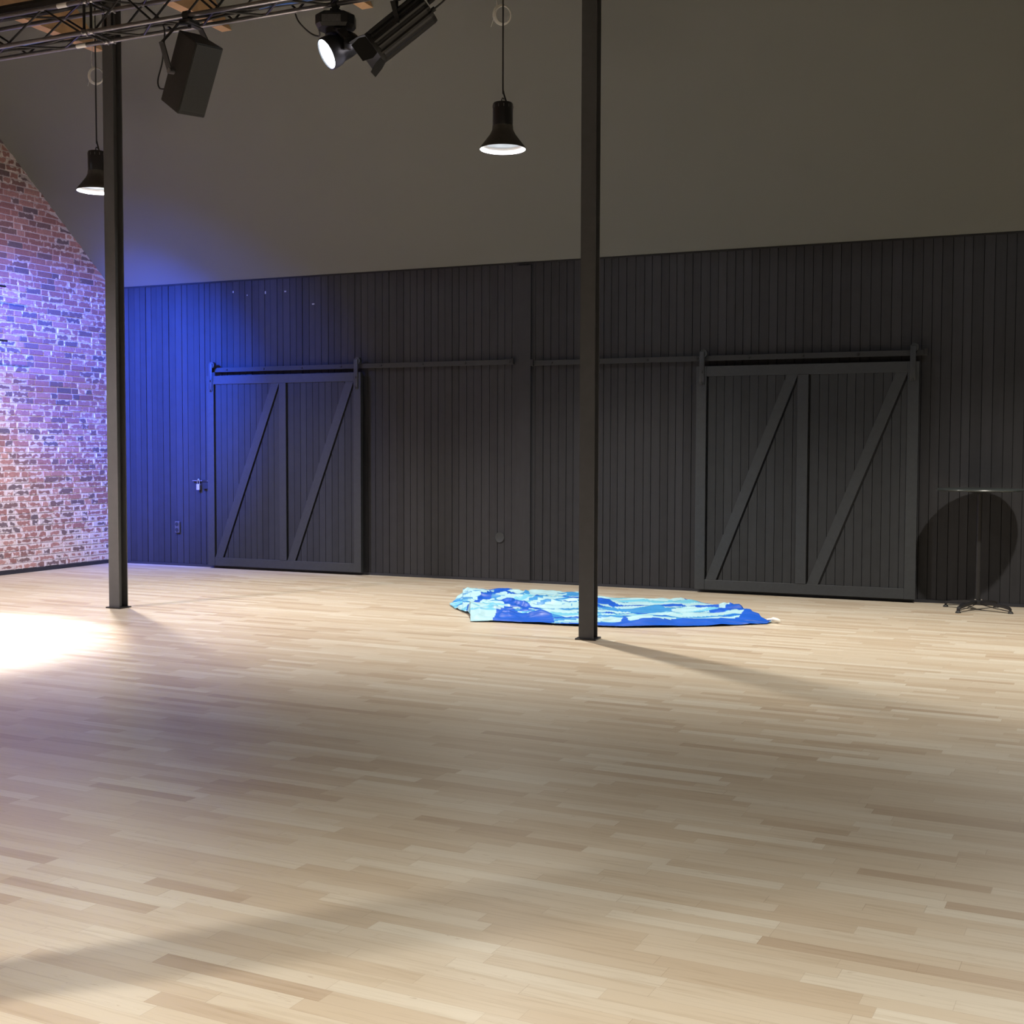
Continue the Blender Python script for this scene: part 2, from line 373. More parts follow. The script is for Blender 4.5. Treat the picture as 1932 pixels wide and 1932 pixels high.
# ---------------------------------------------------------------- sliding barn doors
DY = B-.035      # back plane of the doors
def barn_door(name, label, x0, x1, z0, z1, mid, stile=.1, railh=.105, seed=3, plates=(0, 1)):
    t = bpy.data.objects.new(name, None); C.objects.link(t); t.location = (x0, DY, z0)
    tag(t, label, 'door', kind='structure')
    w = x1-x0; h = z1-z0
    ft, fb = -.088, -.036
    def part(nm, a, b):
        bm = bmesh.new(); box(bm, a, b, bevel=.003); return obj(nm, bm, M_frame, t)
    m0 = mid-x0
    part('stile', (0, ft, 0), (stile, fb, h)); part('stile', (m0-stile/2, ft, railh), (m0+stile/2, fb, h-railh)); part('stile', (w-stile, ft, 0), (w, fb, h))
    part('cross_rail', (stile, ft+.004, 0), (w-stile, fb, railh)); part('cross_rail', (stile, ft+.004, h-railh), (w-stile, fb, h))
    bm0 = bmesh.new(); tl = bm0.verts.layers.float.new('tone')
    def add(t0, tone, mi):
        mp = {}
        for v in t0.verts: nv = bm0.verts.new(v.co); nv[tl] = tone; mp[v] = nv
        for fc in t0.faces: bm0.faces.new([mp[v] for v in fc.verts]).material_index = mi
        t0.free()
    t0 = bmesh.new(); box(t0, (.01, -.050, .01), (w-.01, -.004, h-.01)); add(t0, 0, 1)
    rnd = random.Random(seed); slot = .019
    for a, b in ((stile, m0-stile/2), (m0+stile/2, w-stile)):
        p1, p2 = Vector((a+.12, 0, railh)), Vector((b, 0, h-railh))
        nrm = Vector((p2.z-p1.z, 0, -(p2.x-p1.x))).normalized()
        x = a+slot
        while x < b-.004:
            ww = .088*(1+rnd.uniform(-.04, .04)); xe = min(x+ww, b); tone = rnd.random(); yy = -.073+rnd.uniform(0, .002)
            for side in (0, 1):
                t0 = bmesh.new(); box(t0, (x+.0025, yy, railh*.5), (xe-.0025, -.0505, h-railh*.5))
                co_ = p1 if side == 0 else p1+nrm*slot
                bmesh.ops.bisect_plane(t0, geom=list(t0.verts)+list(t0.edges)+list(t0.faces), plane_co=co_, plane_no=nrm, clear_outer=side == 0, clear_inner=side == 1)
                if len(t0.faces) > 2: add(t0, tone, 0)
                else: t0.free()
            x = xe
    obj('plank_panel', bm0, [M_door, M_black], t)
    for a, b in ((stile, m0-stile/2), (m0+stile/2, w-stile)):
        bm = bmesh.new()
        quadbox(bm, [(a+.008, railh+.001), (a+.12, railh+.001), (b-.001, h-railh-.001), (b-.112, h-railh-.001)], ft+.006, fb)
        obj('diagonal_brace', bm, M_frame, t)
    for k in plates:
        hx = (.06, w-.06)[k]
        bm = bmesh.new()
        box(bm, (hx-.026, ft-.012, h-.19), (hx+.026, ft-.001, h+.15), bevel=.002)
        for zz in (h-.18, h-.06): tube(bm, [(hx, ft-.016, zz), (hx, ft-.028, zz)], .012, 8)
        tube(bm, [(hx+.012, ft, h+.135), (hx+.012, ft+.05, h+.135)], .04, 20)
        obj('hanger', bm, M_frame, t, smooth=True)
    return t
barn_door('door_1', 'smaller black sliding barn door with two diagonal braces, nearer the brick wall', -10.02, -7.80, .035, 2.40, -8.90, seed=3)
barn_door('door_2', 'wider black sliding barn door with two diagonal braces, beside the high table', -3.735, -1.50, .035, 2.37, -2.625, stile=.108, seed=4)
def track(name, label, xa, xb, z):
    t = thing(name, label, 'door track', (xa, B, z), group=None)
    bm = bmesh.new(); box(bm, (0, -.075, -.028), (xb-xa, -.062, .028), bevel=.002); obj('flat_bar', bm, mat('black_track_paint', (.016, .0175, .020), .6), t)
    k = 0; x = .25
    while x < xb-xa:
        bm = bmesh.new(); tube(bm, [(x, -.062, 0), (x, -.001, 0)], .014, 10); tube(bm, [(x, -.075, 0), (x, -.084, 0)], .013, 6)
        obj('spacer_bolt', bm, M_blackmetal, t); x += .55
    for x in (.02, xb-xa-.02):
        bm = bmesh.new(); box(bm, (x-.018, -.105, -.03), (x+.018, -.0765, .04), bevel=.003); obj('end_stop', bm, M_blackmetal, t)
    return t
track('sliding_door_track', 'long black flat track above the smaller barn door and the wall right of it', -10.0, -5.84, 2.475)
track('sliding_door_track', 'long black flat track above the wider barn door, crossing behind the nearer column', -5.64, -1.42, 2.455)
bm = bmesh.new(); box(bm, (-5.835, B-.026, .03), (-5.665, B-.001, EAVE-.04), bevel=.002)
# plain board between the tracks
lay = bm.verts.layers.float.new('tone')
for v in bm.verts: v[lay] = .75
struct('trim_2', bm, M_wall, 'vertical black cover board between the two door tracks', 'trim')

# ---------------------------------------------------------------- steel columns
def column(x, y, rz, label, top, wd=.12, dp=.12):
    t = thing('steel_column', label, 'column', (x, y, 0), (0, 0, rz), 'steel columns of the hall')
    bm = bmesh.new(); a = wd/2; d = dp/2; tf = .009; tw = .007
    pts = [(-a, -d), (a, -d), (a, -d+tf), (tw/2, -d+tf), (tw/2, d-tf), (a, d-tf), (a, d), (-a, d), (-a, d-tf), (-tw/2, d-tf), (-tw/2, -d+tf), (-a, -d+tf)]
    lo = [bm.verts.new((px, py, .012)) for px, py in pts]; hi = [bm.verts.new((px, py, top(py))) for px, py in pts]
    bm.faces.new(lo[::-1]); bm.faces.new(hi)
    for i in range(12): bm.faces.new((lo[i], lo[(i+1) % 12], hi[(i+1) % 12], hi[i]))
    obj('beam_shaft', bm, M_column, t)
    bm = bmesh.new(); box(bm, (-a-.025, -d-.02, 0), (a+.025, d+.02, .012), bevel=.002); obj('base_plate', bm, M_blackmetal, t)
    return t
ct = lambda y0: (lambda py: roof_z(y0+abs(py)+.012)-.004 if y0 > RIDGE_Y else roof_z(y0-.07)-.004)
column(-8.275, 9.39, 0, 'dark grey steel column in front of the brick wall corner, left of both barn doors', ct(9.39))
column(-3.568, 9.42, radians(4), 'dark grey steel column standing nearer, in front of the blue fabric', ct(9.42))
column(-3.60, 1.74, 0, 'dark steel column left of the viewer, beyond the frame', ct(1.74))
column(1.13, 9.4, 0, 'dark steel column to the right, beyond the frame', ct(9.4))

# ---------------------------------------------------------------- timber tie beams
for i, (x, lb) in enumerate([(-9.53, 'pale pine tie beam above the stage truss, nearest the brick wall'), (-7.90, 'pale pine tie beam showing through the truss above the loudspeaker'), (-6.28, 'pale pine tie beam whose end shows between the two stage lamps'), (-4.66, 'pale pine tie beam just above the picture, over the second pendant lamp')]):
    t = thing('timber_beam', lb, 'beam', (x, 0, 5.65), group='timber tie beams under the roof')
    bm = bmesh.new(); y0 = F+(5.65-EAVE)/SL; y1 = B-(5.65-EAVE)/SL
    h = .32; sh = h/SL
    v = [(y0, 0), (y1, 0), (y1-sh, h), (y0+sh, h)]
    a = [bm.verts.new((-.06, p, q)) for p, q in v]; b = [bm.verts.new((.06, p, q)) for p, q in v]
    bm.faces.new(a); bm.faces.new(b[::-1])
    for k in range(4): bm.faces.new((a[k], b[k], b[(k+1) % 4], a[(k+1) % 4]))
    obj('beam_body', bm, M_wood, t)

# ---------------------------------------------------------------- truss
TY0, TY1, TZ0, TZ1 = 7.9, 8.14, 4.75, 4.99
def truss(xa, xb, label):
    ln = xb-xa
    t = thing('lighting_truss', label, 'truss', (xa, TY0, TZ0), group='box truss segments over the stage')
    d = TY1-TY0; h = TZ1-TZ0
    for y, z in ((0, 0), (d, 0), (0, h), (d, h)):
        bm = bmesh.new(); tube(bm, [(0.01, y, z), (ln-.01, y, z)], .0175, 12); obj('chord', bm, M_alu, t, smooth=True)
    nseg = 10; st = (ln-.12)/nseg
    for k in range(nseg):
        x0 = .06+k*st; x1 = x0+st
        if k % 2: x0, x1 = x1, x0
        for a, b in (((x0, 0, 0), (x1, 0, h)), ((x0, d, 0), (x1, d, h)), ((x0, 0, 0), (x1, d, 0)), ((x0, 0, h), (x1, d, h))):
            bm = bmesh.new(); tube(bm, [a, b], .0085, 8); obj('diagonal_brace', bm, M_blackmetal, t, smooth=True)
    for x in (.035, ln-.035):
        for a, b in (((x, 0, 0), (x, 0, h)), ((x, d, 0), (x, d, h)), ((x, 0, 0), (x, d, 0)), ((x, 0, h), (x, d, h))):
            bm = bmesh.new(); tube(bm, [a, b], .011, 8); obj('end_frame_bar', bm, M_blackmetal, t, smooth=True)
        for y, z in ((0, 0), (d, 0), (0, h), (d, h)):
            s = -1 if x < ln/2 else 1
            bm = bmesh.new(); lathe(bm, [(.0, 0), (.022, 0), (.024, .01), (.024, .05), (.02, .055), (0, .055)], 14, Matrix.Translation((x-.03 if s < 0 else x-.022, y, z)) @ Matrix.Rotation(pi/2, 4, 'Y'))
            q = obj('coupler', bm, M_alu, t, smooth=True)
            bm = bmesh.new(); tube(bm, [(x, y-.036, z-.012), (x, y+.036, z-.012)], .007, 8); obj('coupler_pin', bm, M_steel, t)
    return t
tr1 = truss(-11.3, -7.2, 'black box truss segment over the brick wall side')
tr2 = truss(-7.2, -4.2, 'black box truss segment that carries the loudspeaker and stage lamps')
truss(-4.2, -1.2, 'black box truss segment beyond the top of the picture')
def sling(x, parent, px):
    bm = bmesh.new(); tube(bm, [(x-px, .12, .26), (x-px, .12, 5.65-TZ0)], .006, 8)
    tube(bm, [(x-px, 0, .26), (x-px, .12, .33), (x-px, .24, .26)], .01, 8); obj('suspension_cable', bm, M_blackmetal, parent)
sling(-9.53, tr1, -11.3); sling(-6.28, tr2, -7.2); sling(-4.66, tr2, -7.2)
# tape bands on the chords (parts of the truss)
def band(parent, px, xa, xb, y, z):
    bm = bmesh.new(); tube(bm, [(xa-px, y, z), (xb-px, y, z)], .0195, 14); obj('tape_band', bm, M_white, parent, smooth=True)['label'] = 'white tape band'
band(tr1, -11.3, -7.50, -7.40, 0, TZ1-TZ0)
band(tr2, -7.2, -6.90, -6.79, 0, TZ1-TZ0)
band(tr1, -11.3, -7.53, -7.43, TY1-TY0, 0)
def lay_cable(name, label, pts, rad, m=M_blackmatt, group=None):
    bm = bmesh.new(); tube(bm, smooth_path(pts, 5), rad, 8); o = obj(name, bm, m, smooth=True); return tag(o, label, 'cable', group)
rnd = random.Random(3)
def wavy(x0, x1, y, z, a, n=14):
    return [(x0+(x1-x0)*i/n, y+rnd.uniform(-a, a), z+rnd.uniform(-.2, .4)*a) for i in range(n+1)]
M_bluec = mat('blue_cable', (.03, .12, .45), .4)
lay_cable('power_cable', 'thick black cable bundle lying along the top of the truss', wavy(-11.2, -7.35, TY0+.05, TZ1+.065, .018), .042)
lay_cable('power_cable', 'thinner black cable beside the bundle on top of the truss', wavy(-11.2, -7.2, TY0+.17, TZ1+.055, .015), .03)
lay_cable('power_cable', 'black cable lying inside the truss behind the front lower tube', wavy(-11.2, -4.3, TY0+.07, TZ0+.026, .02, 30), .011, group='loose cables in the truss')
lay_cable('power_cable', 'black cable lying inside the truss along its middle', wavy(-11.2, -4.3, TY0+.13, TZ0+.03, .022, 34), .012, group='loose cables in the truss')
lay_cable('power_cable', 'black cable lying inside the truss along its far tube', wavy(-11.2, -4.3, TY0+.19, TZ0+.028, .02, 28), .011, group='loose cables in the truss')
lay_cable('data_cable', 'blue cable lying in the truss at the left edge', wavy(-8.3, -7.75, TY0+.10, TZ0-.005+.03, .006, 5), .007, M_bluec)
lay_cable('data_cable', 'blue cable lying in the truss beside the moving lamp', wavy(-5.7, -5.05, TY0+.16, TZ0+.03, .01, 6), .009, M_bluec)

# ---------------------------------------------------------------- loudspeaker
def loudspeaker():
    loc = Vector((-6.2188, 7.9077, 4.3148)); a, b_, c = 1.3153, .5472, -.065
    Rm = Matrix.Rotation(a, 4, 'Z') @ Matrix.Rotation(b_, 4, 'X') @ Matrix.Rotation(c, 4, 'Y')
    w, h, d, k = .2443, .5392, .2817, .7761
    t = thing('loudspeaker', 'black wedge-backed loudspeaker hung tilted from the truss', 'loudspeaker', loc)
    bm = bmesh.new()
    P = [(-w/2, -d/2), (w/2, -d/2), (w/2*k, d/2), (-w/2*k, d/2)]
    lo = [bm.verts.new((x, y, -h/2)) for x, y in P]; hi = [bm.verts.new((x, y, h/2)) for x, y in P]
    bm.faces.new(lo[::-1]); bm.faces.new(hi)
    for i in range(4): bm.faces.new((lo[i], lo[(i+1) % 4], hi[(i+1) % 4], hi[i]))
    bmesh.ops.bevel(bm, geom=list(bm.edges), offset=.005, segments=2, affect='EDGES')
    bmesh.ops.transform(bm, matrix=Rm, verts=bm.verts)
    obj('cabinet', bm, mat('black_speaker_paint', (.02, .02, .019), .6, noise_amt=.3, nscale=120, bump=.2), t)
    bm = bmesh.new(); box(bm, (-w/2+.008, -d/2-.007, -h/2+.03), (w/2-.008, -d/2+.001, h/2-.008), Rm, bevel=.002)
    obj('grille', bm, mat('speaker_grille', (.03, .03, .027), .5, .2, noise_amt=.5, nscale=260, bump=.5), t)
    # pivot points on the two sides, and the U-shaped yoke around them
    side = Rm @ Vector((1, 0, 0)); up = Rm @ Vector((0, 0, 1)); bk = Rm @ Vector((0, 1, 0))
    pl = -side*(w/2*.88+.008)+bk*.06-up*.02; prr = side*(w/2*.88+.008)+bk*.06-up*.02
    top = Vector((-.02, .02, TZ0-.055-loc.z))
    for s, p, nm in ((-1, pl, 'l'), (1, prr, 'r')):
        e = top+side*s*.10+Vector((0, 0, -.02)); e2 = p.lerp(e, .55)+side*s*.12
        bm = bmesh.new(); pts = [p, p+side*s*.022, e2, e, top]
        for i in range(1, 4):
            dr = (pts[i+1]-pts[i]); ln = dr.length; mt = Matrix.Translation(pts[i]) @ frame(-dr)
            box(bm, (-.022, -.006, -.004), (.022, .006, ln+.006), mt)
        obj('yoke_arm', bm, M_blackmatt, t)
        bm = bmesh.new(); tube(bm, [p-side*s*.02, p+side*s*.035], .022, 14); obj('pivot_knob', bm, mat('grey_knob', (.12, .12, .13), .4), t, smooth=True)
    bm = bmesh.new()
    tube(bm, [top+Vector((0, 0, -.03)), top+Vector((0, 0, .02))], .014, 10)
    lathe(bm, [(.034, -.025), (.034, .025)], 20, Matrix.Translation(top+Vector((0, -.005-.02, .055))) @ Matrix.Rotation(pi/2, 4, 'Y'))
    lathe(bm, [(.019, -.025), (.019, .025)], 20, Matrix.Translation(top+Vector((0, -.005-.02, .055))) @ Matrix.Rotation(pi/2, 4, 'Y'))
    box(bm, top+Vector((-.05, -.06, -.005)), top+Vector((.05, .06, .02)), bevel=.003)
    obj('clamp', bm, M_blackmatt, t, smooth=False)
    return t
loudspeaker()
lay_cable('speaker_cable', 'thin black cable looping from the truss down to the loudspeaker', [(-6.55, 8.0, 4.75), (-6.53, 8.0, 4.70), (-6.545, 8.0, 4.56), (-6.56, 8.0, 4.46), (-6.60, 8.0, 4.34), (-6.58, 7.99, 4.275), (-6.52, 7.96, 4.25), (-6.42, 7.93, 4.235)], .006)

# ---------------------------------------------------------------- moving-head stage lamp
M_lens = mat('lit_lens', (1, 1, 1), .2, emis=(.8, .9, 1), es=14)
def moving_head(x, y, aim, label, group='moving head stage lamps'):
    t = thing('moving_head_lamp', label, 'stage lamp', (x, y, TZ0), group=group)
    yaw = .42
    Rz = Matrix.Rotation(yaw, 4, 'Z')
    # clamp ring round the tube and stem
    bm = bmesh.new()
    mt = Matrix.Rotation(pi/2, 4, 'Y')
    lathe(bm, [(.018, -.02), (.034, -.02), (.034, .02), (.018, .02), (.018, -.02)], 20, mt)
    box(bm, (-.012, -.012, -.10), (.012, .012, -.03)); box(bm, (-.03, -.03, -.055), (.03, .03, -.035), bevel=.003)
    obj('clamp', bm, M_blackmatt, t)
    # base housing: chamfered slab with octagonal outline
    bm = bmesh.new(); pts = [(-.14, -.05), (-.10, -.105), (.10, -.105), (.145, -.05), (.145, .05), (.10, .105), (-.10, .105), (-.14, .05)]
    t0 = bmesh.new()
    for z0, sc in ((-.07, .72), (-.095, 1.0), (-.160, 1.0), (-.185, .86)):
        for px, py in pts: t0.verts.new((px*sc, py*sc, z0))
    t0.verts.ensure_lookup_table(); n = 8
    for q in range(3):
        for i in range(n): t0.faces.new([t0.verts[q*n+i], t0.verts[q*n+(i+1) % n], t0.verts[(q+1)*n+(i+1) % n], t0.verts[(q+1)*n+i]])
    t0.faces.new([t0.verts[i] for i in range(n)]); t0.faces.new([t0.verts[3*n+i] for i in range(n-1, -1, -1)])
    merge(bm, t0, Rz); base = obj('base_housing', bm, M_blackmetal, t)
    bm = bmesh.new(); box(bm, (-.085, -.112, -.158), (.055, -.100, -.108), Rz, bevel=.002); obj('display_panel', bm, mat('grey_display', (.10, .10, .11), .3, noise_amt=.5, nscale=60), t)
    # yoke: two arms either side of the head
    P = Vector((.055, 0, -.315)); ax = Vector(aim).normalized(); hs = ax.cross(Vector((0, 0, 1))).normalized()
    for s in (-1, 1):
        bm = bmesh.new(); pts = [Vector((0, 0, -.20))+hs*s*.07, Vector((0, 0, -.22))+hs*s*.118, P+hs*s*.122+Vector((0, 0, .03)), P+hs*s*.118-Vector((0, 0, .04))]
        for i in range(3):
            dr = pts[i+1]-pts[i]; mt = Matrix.Translation(pts[i]) @ frame(-dr, hs)
            box(bm, (-.036+.004*i, -.015, -.01), (.036-.004*i, .015, dr.length+.01), mt, bevel=.006)
        obj('yoke_arm', bm, M_blackmetal, t, smooth=True)
    bm = bmesh.new(); tube(bm, [(0, 0, -.18), (0, 0, -.225)], .075, 24); obj('pan_ring', bm, M_blackmetal, t, smooth=True)
    # head: barrel with flared lens ring, -Z local is the beam
    fr = Matrix.Translation(P) @ frame(ax)
    bm = bmesh.new(); lathe(bm, [(0, .135), (.05, .13), (.085, .09), (.095, .03), (.098, -.03), (.112, -.06), (.118, -.10), (.118, -.135), (.108, -.138), (.106, -.118), (0, -.118)], 36, fr)
    hd = obj('lamp_head', bm, M_blackmetal, t, smooth=True)
    bm = bmesh.new(); lathe(bm, [(0, -.120), (.104, -.120), (.104, -.128), (.08, -.133), (0, -.136)], 36, fr); lens = obj('lens', bm, M_lens, t, smooth=True); lens['label'] = 'glowing white lens'
    return t
moving_head(-5.085, TY1, (-.566, -.693, -.52), 'black moving-head lamp on the truss with its white lens lit, beside the barn-door spotlight')
moving_head(-9.6, TY1, (.22, -.27, -1), 'black moving-head lamp aimed at the bright patch of floor, beyond the left edge')
moving_head(-10.6, TY1, (-.08, 1, -.5), 'black moving-head lamp aimed at the blue-lit boards, beyond the left edge')
lay_cable('power_cable', 'thin black cable drooping from the truss to the lit moving-head lamp', [(-5.42, 8.12, 4.72), (-5.40, 8.14, 4.66), (-5.33, 8.18, 4.585), (-5.24, 8.16, 4.545), (-5.20, 8.1, 4.565)], .006)

# ---------------------------------------------------------------- barn-door spotlight
FAN = 2
def barn_spot():
    P = Vector((-4.565, 8.20, 4.535)); axis = (-r0*.80-Vector((0, 0, 1))*.585+Vector((-sin(YAW), cos(YAW), 0))*.12).normalized()
    t = thing('barndoor_spotlight', 'black ribbed theatre spotlight with open barn doors hung on the truss', 'stage lamp', P)
    fr = frame(axis)
    # ribbed extruded body
    bm = bmesh.new(); N = 72
    rings = []
    for z, sc in ((.24, .72), (.235, .95), (.21, 1), (-.20, 1), (-.22, .98)):
        ring = []
        for k in range(N):
            a = 2*pi*k/N; rr = .115+(.014 if (k % 9) < 2 else 0)+(.006 if (k % 9) in (5,) else 0)
            ring.append(bm.verts.new(fr @ Vector((rr*sc*cos(a), rr*sc*sin(a), z))))
        rings.append(ring)
    for i in range(4):
        for k in range(N): bm.faces.new((rings[i][k], rings[i][(k+1) % N], rings[i+1][(k+1) % N], rings[i+1][k]))
    bm.faces.new(rings[0]); bm.faces.new(rings[-1][::-1]); obj('lamp_body', bm, M_blackmetal, t)
    bm = bmesh.new(); lathe(bm, [(.112, -.205), (.122, -.22), (.122, -.245), (.10, -.245), (.10, -.222)], 32, fr); obj('front_ring', bm, M_blackmatt, t, smooth=True)
    bm = bmesh.new(); lathe(bm, [(0, -.2215), (.10, -.2215), (.10, -.228), (.06, -.238), (0, -.242)], 32, fr); obj('lens', bm, mat('dim_lens', (.8, .8, .85), .1, emis=(1, .93, 1), es=6), t, smooth=True)
    sl = spot('barndoor_light', P+axis*.25, P+axis*2, 35, (.9, .85, 1), 56, .8, .05)
    # four doors
    for k in range(4):
        a = k*pi/2; open_ = radians((62, 42, 50, 48)[k]); w1, w2, ln = .072, .088, .125
        mt = fr @ Matrix.Rotation(a+radians(FAN), 4, 'Z') @ Matrix.Translation((.10, 0, -.247)) @ Matrix.Rotation(-(pi/2-open_), 4, 'Y')
        bm = bmesh.new(); t0 = bmesh.new()
        q = [(0, -w1), (0, w1), (-.05, w2), (-ln, w2*.8), (-ln, -w2*.8), (-.05, -w2)]
        lo = [t0.verts.new((0, yy, xx)) for xx, yy in q]; hi = [t0.verts.new((.003, yy, xx)) for xx, yy in q]
        t0.faces.new(lo); t0.faces.new(hi[::-1])
        for i in range(6): t0.faces.new((lo[i], hi[i], hi[(i+1) % 6], lo[(i+1) % 6]))
        merge(bm, t0, fr @ Matrix.Rotation(a+radians(FAN), 4, 'Z') @ Matrix.Translation((.10, 0, -.247)) @ Matrix.Rotation(radians(90)-open_-radians(60), 4, 'Y'))
        obj('barn_door_leaf', bm, M_blackmatt, t)
    # yoke and clamp
    hs = axis.cross(Vector((0, 0, 1))).normalized(); top = Vector((-.03, -.02, TZ0-.05-P.z))
    bm = bmesh.new()
    for s in (-1, 1):
        pts = [hs*s*.125, top+Vector((0, 0, -.03))+hs*s*.125, top+Vector((0, 0, -.03))]
        for i in range(2):
            dr = pts[i+1]-pts[i]; box(bm, (-.016, -.004, -.003), (.016, .004, dr.length+.003), Matrix.Translation(pts[i]) @ frame(-dr, hs if i == 0 else (0, 0, 1)))
    obj('yoke', bm, M_blackmatt, t)
    bm = bmesh.new(); tube(bm, [top-Vector((0, 0, .03)), top+Vector((0, 0, .03))], .012, 10)
    lathe(bm, [(.018, -.02), (.034, -.02), (.034, .02), (.018, .02), (.018, -.02)], 20, Matrix.Translation(top+Vector((0, 0, .05))) @ Matrix.Rotation(pi/2, 4, 'Y'))
    obj('clamp', bm, M_blackmatt, t)
    for s in (-1, 1):
        bm = bmesh.new(); tube(bm, [hs*s*.09, hs*s*.145], .016, 12); obj('tilt_knob', bm, M_blackmetal, t, smooth=True)
    e = -axis*.24
    for k, (dx, dz) in enumerate(((.0, .02), (.02, -.05))):
        bm = bmesh.new(); base = e+Vector((dx*.5, 0, dz))
        tube(bm, smooth_path([base, base-axis*.05, base+Vector((.10+dx, .03, .10)), base+Vector((.14+dx, .04, .22)), base+Vector((.12, .0, .34))], 5), .007, 8)
        obj('power_lead', bm, M_blackmatt, t, smooth=True)
        bm = bmesh.new(); tube(bm, [base, base-axis*.05], .017, 12); obj('cable_gland', bm, M_blackmatt, t, smooth=True)
    return t
barn_spot()

# ---------------------------------------------------------------- pendant lamps
def pendant(x, y, label, coil=True):
    t = thing('pendant_lamp', label, 'pendant lamp', (x, y, PZ), group='bell-shaped pendant lamps')
    bm = bmesh.new(); lathe(bm, [(.204, 0), (.200, .012), (.150, .075), (.112, .125), (.092, .165), (.089, .20), (.084, .20), (.088, .16), (.108, .12), (.146, .07), (.194, .012), (.199, 0), (.204, 0)], 48)
    obj('bell_shade', bm, M_dusty, t, smooth=True)
    bm = bmesh.new(); lathe(bm, [(.1985, .0005), (.1935, .0125), (.1455, .0705), (.1075, .12), (.1075, .121), (.1, .121), (.1, .119), (.1435, .0675), (.1905, .011), (.197, .0005), (.1985, .0005)], 48)
    obj('reflector', bm, M_reflector, t, smooth=True)
    bm = bmesh.new(); lathe(bm, [(0, .046), (.162, .046), (.165, .049), (.162, .052), (0, .052)], 40)
    o = obj('glass_cover', bm, mat('frosted_glass', (.02, .022, .024), .3, emis=(.75, .88, 1), es=.22), t, smooth=True); o['label'] = 'frosted glass cover'
    bm = bmesh.new(); lathe(bm, [(0, .20), (.086, .20), (.088, .205), (.088, .385), (.083, .395), (0, .398)], 40); obj('ballast_housing', bm, mat('satin_black', (.012, .012, .013), .3), t, smooth=True)
    bm = bmesh.new()
    for k in range(12):
        a = 2*pi*k/12; tube(bm, [(.0885*cos(a), .0885*sin(a), .35), (.0885*cos(a), .0885*sin(a), .375)], .004, 6)
    obj('vent_slots', bm, mat('grey_vent', (.10, .10, .10), .4), t)
    bm = bmesh.new(); tube(bm, smooth_path([(-.012, 0, .395), (-.012, 0, .425), (0, 0, .44), (.012, 0, .425)], 5), .005, 8)
    obj('hook', bm, M_blackmetal, t, smooth=True)
    zc = roof_z(y)-PZ
    bm = bmesh.new(); tube(bm, smooth_path([(.035, 0, .395), (.02, 0, .44), (.004, 0, .50), (0, 0, .60), (0, 0, zc-.02)], 6), .0075, 8); obj('power_cord', bm, M_blackmatt, t, smooth=True)
    if coil:
        cy = .03; zz = roof_z(y+cy)-PZ
        cz = 1.16; cx = -.02
        bm = bmesh.new()
        for k, (rr, q) in enumerate(((.072, 0), (.066, .006), (.077, -.005))):
            pts = [(cx+.86*rr*cos(2*pi*i/28)+q, cy+.5*rr*cos(2*pi*i/28), cz+rr*1.12*sin(2*pi*i/28)) for i in range(29)]
            tube(bm, pts, .0055, 6)
        obj('cable_coil', bm, mat('white_cable', (.7, .7, .68), .45), t, smooth=True)['label'] = 'coil of spare white cable'
        bm = bmesh.new(); tube(bm, smooth_path([(cx-.05, cy, cz+.07), (cx-.06, cy, cz+.2), (cx-.03, cy, cz+.36), (cx, cy, zz-.004)], 5), .003, 6)
        tube(bm, [(cx-.075, cy, cz), (cx-.11, cy, cz-.09)], .002, 6)
        obj('hanging_wire', bm, MATS['white_cable'], t, smooth=True)
    return t
pl = ['black bell-shaped pendant lamp hanging beside the left steel column', 'black bell-shaped pendant lamp hanging left of the nearer steel column',
      'black bell-shaped pendant lamp high above the round table, beyond the top right', 'black bell-shaped pendant lamp far to the right, beyond the frame',
      'black bell-shaped pendant lamp behind the viewer, by the brick wall', 'black bell-shaped pendant lamp behind the viewer, left',
      'black bell-shaped pendant lamp above the viewer', 'black bell-shaped pendant lamp behind the viewer, right']
for (x, y), lb in zip(PEND, pl): pendant(x, y, lb, coil=y > 5)

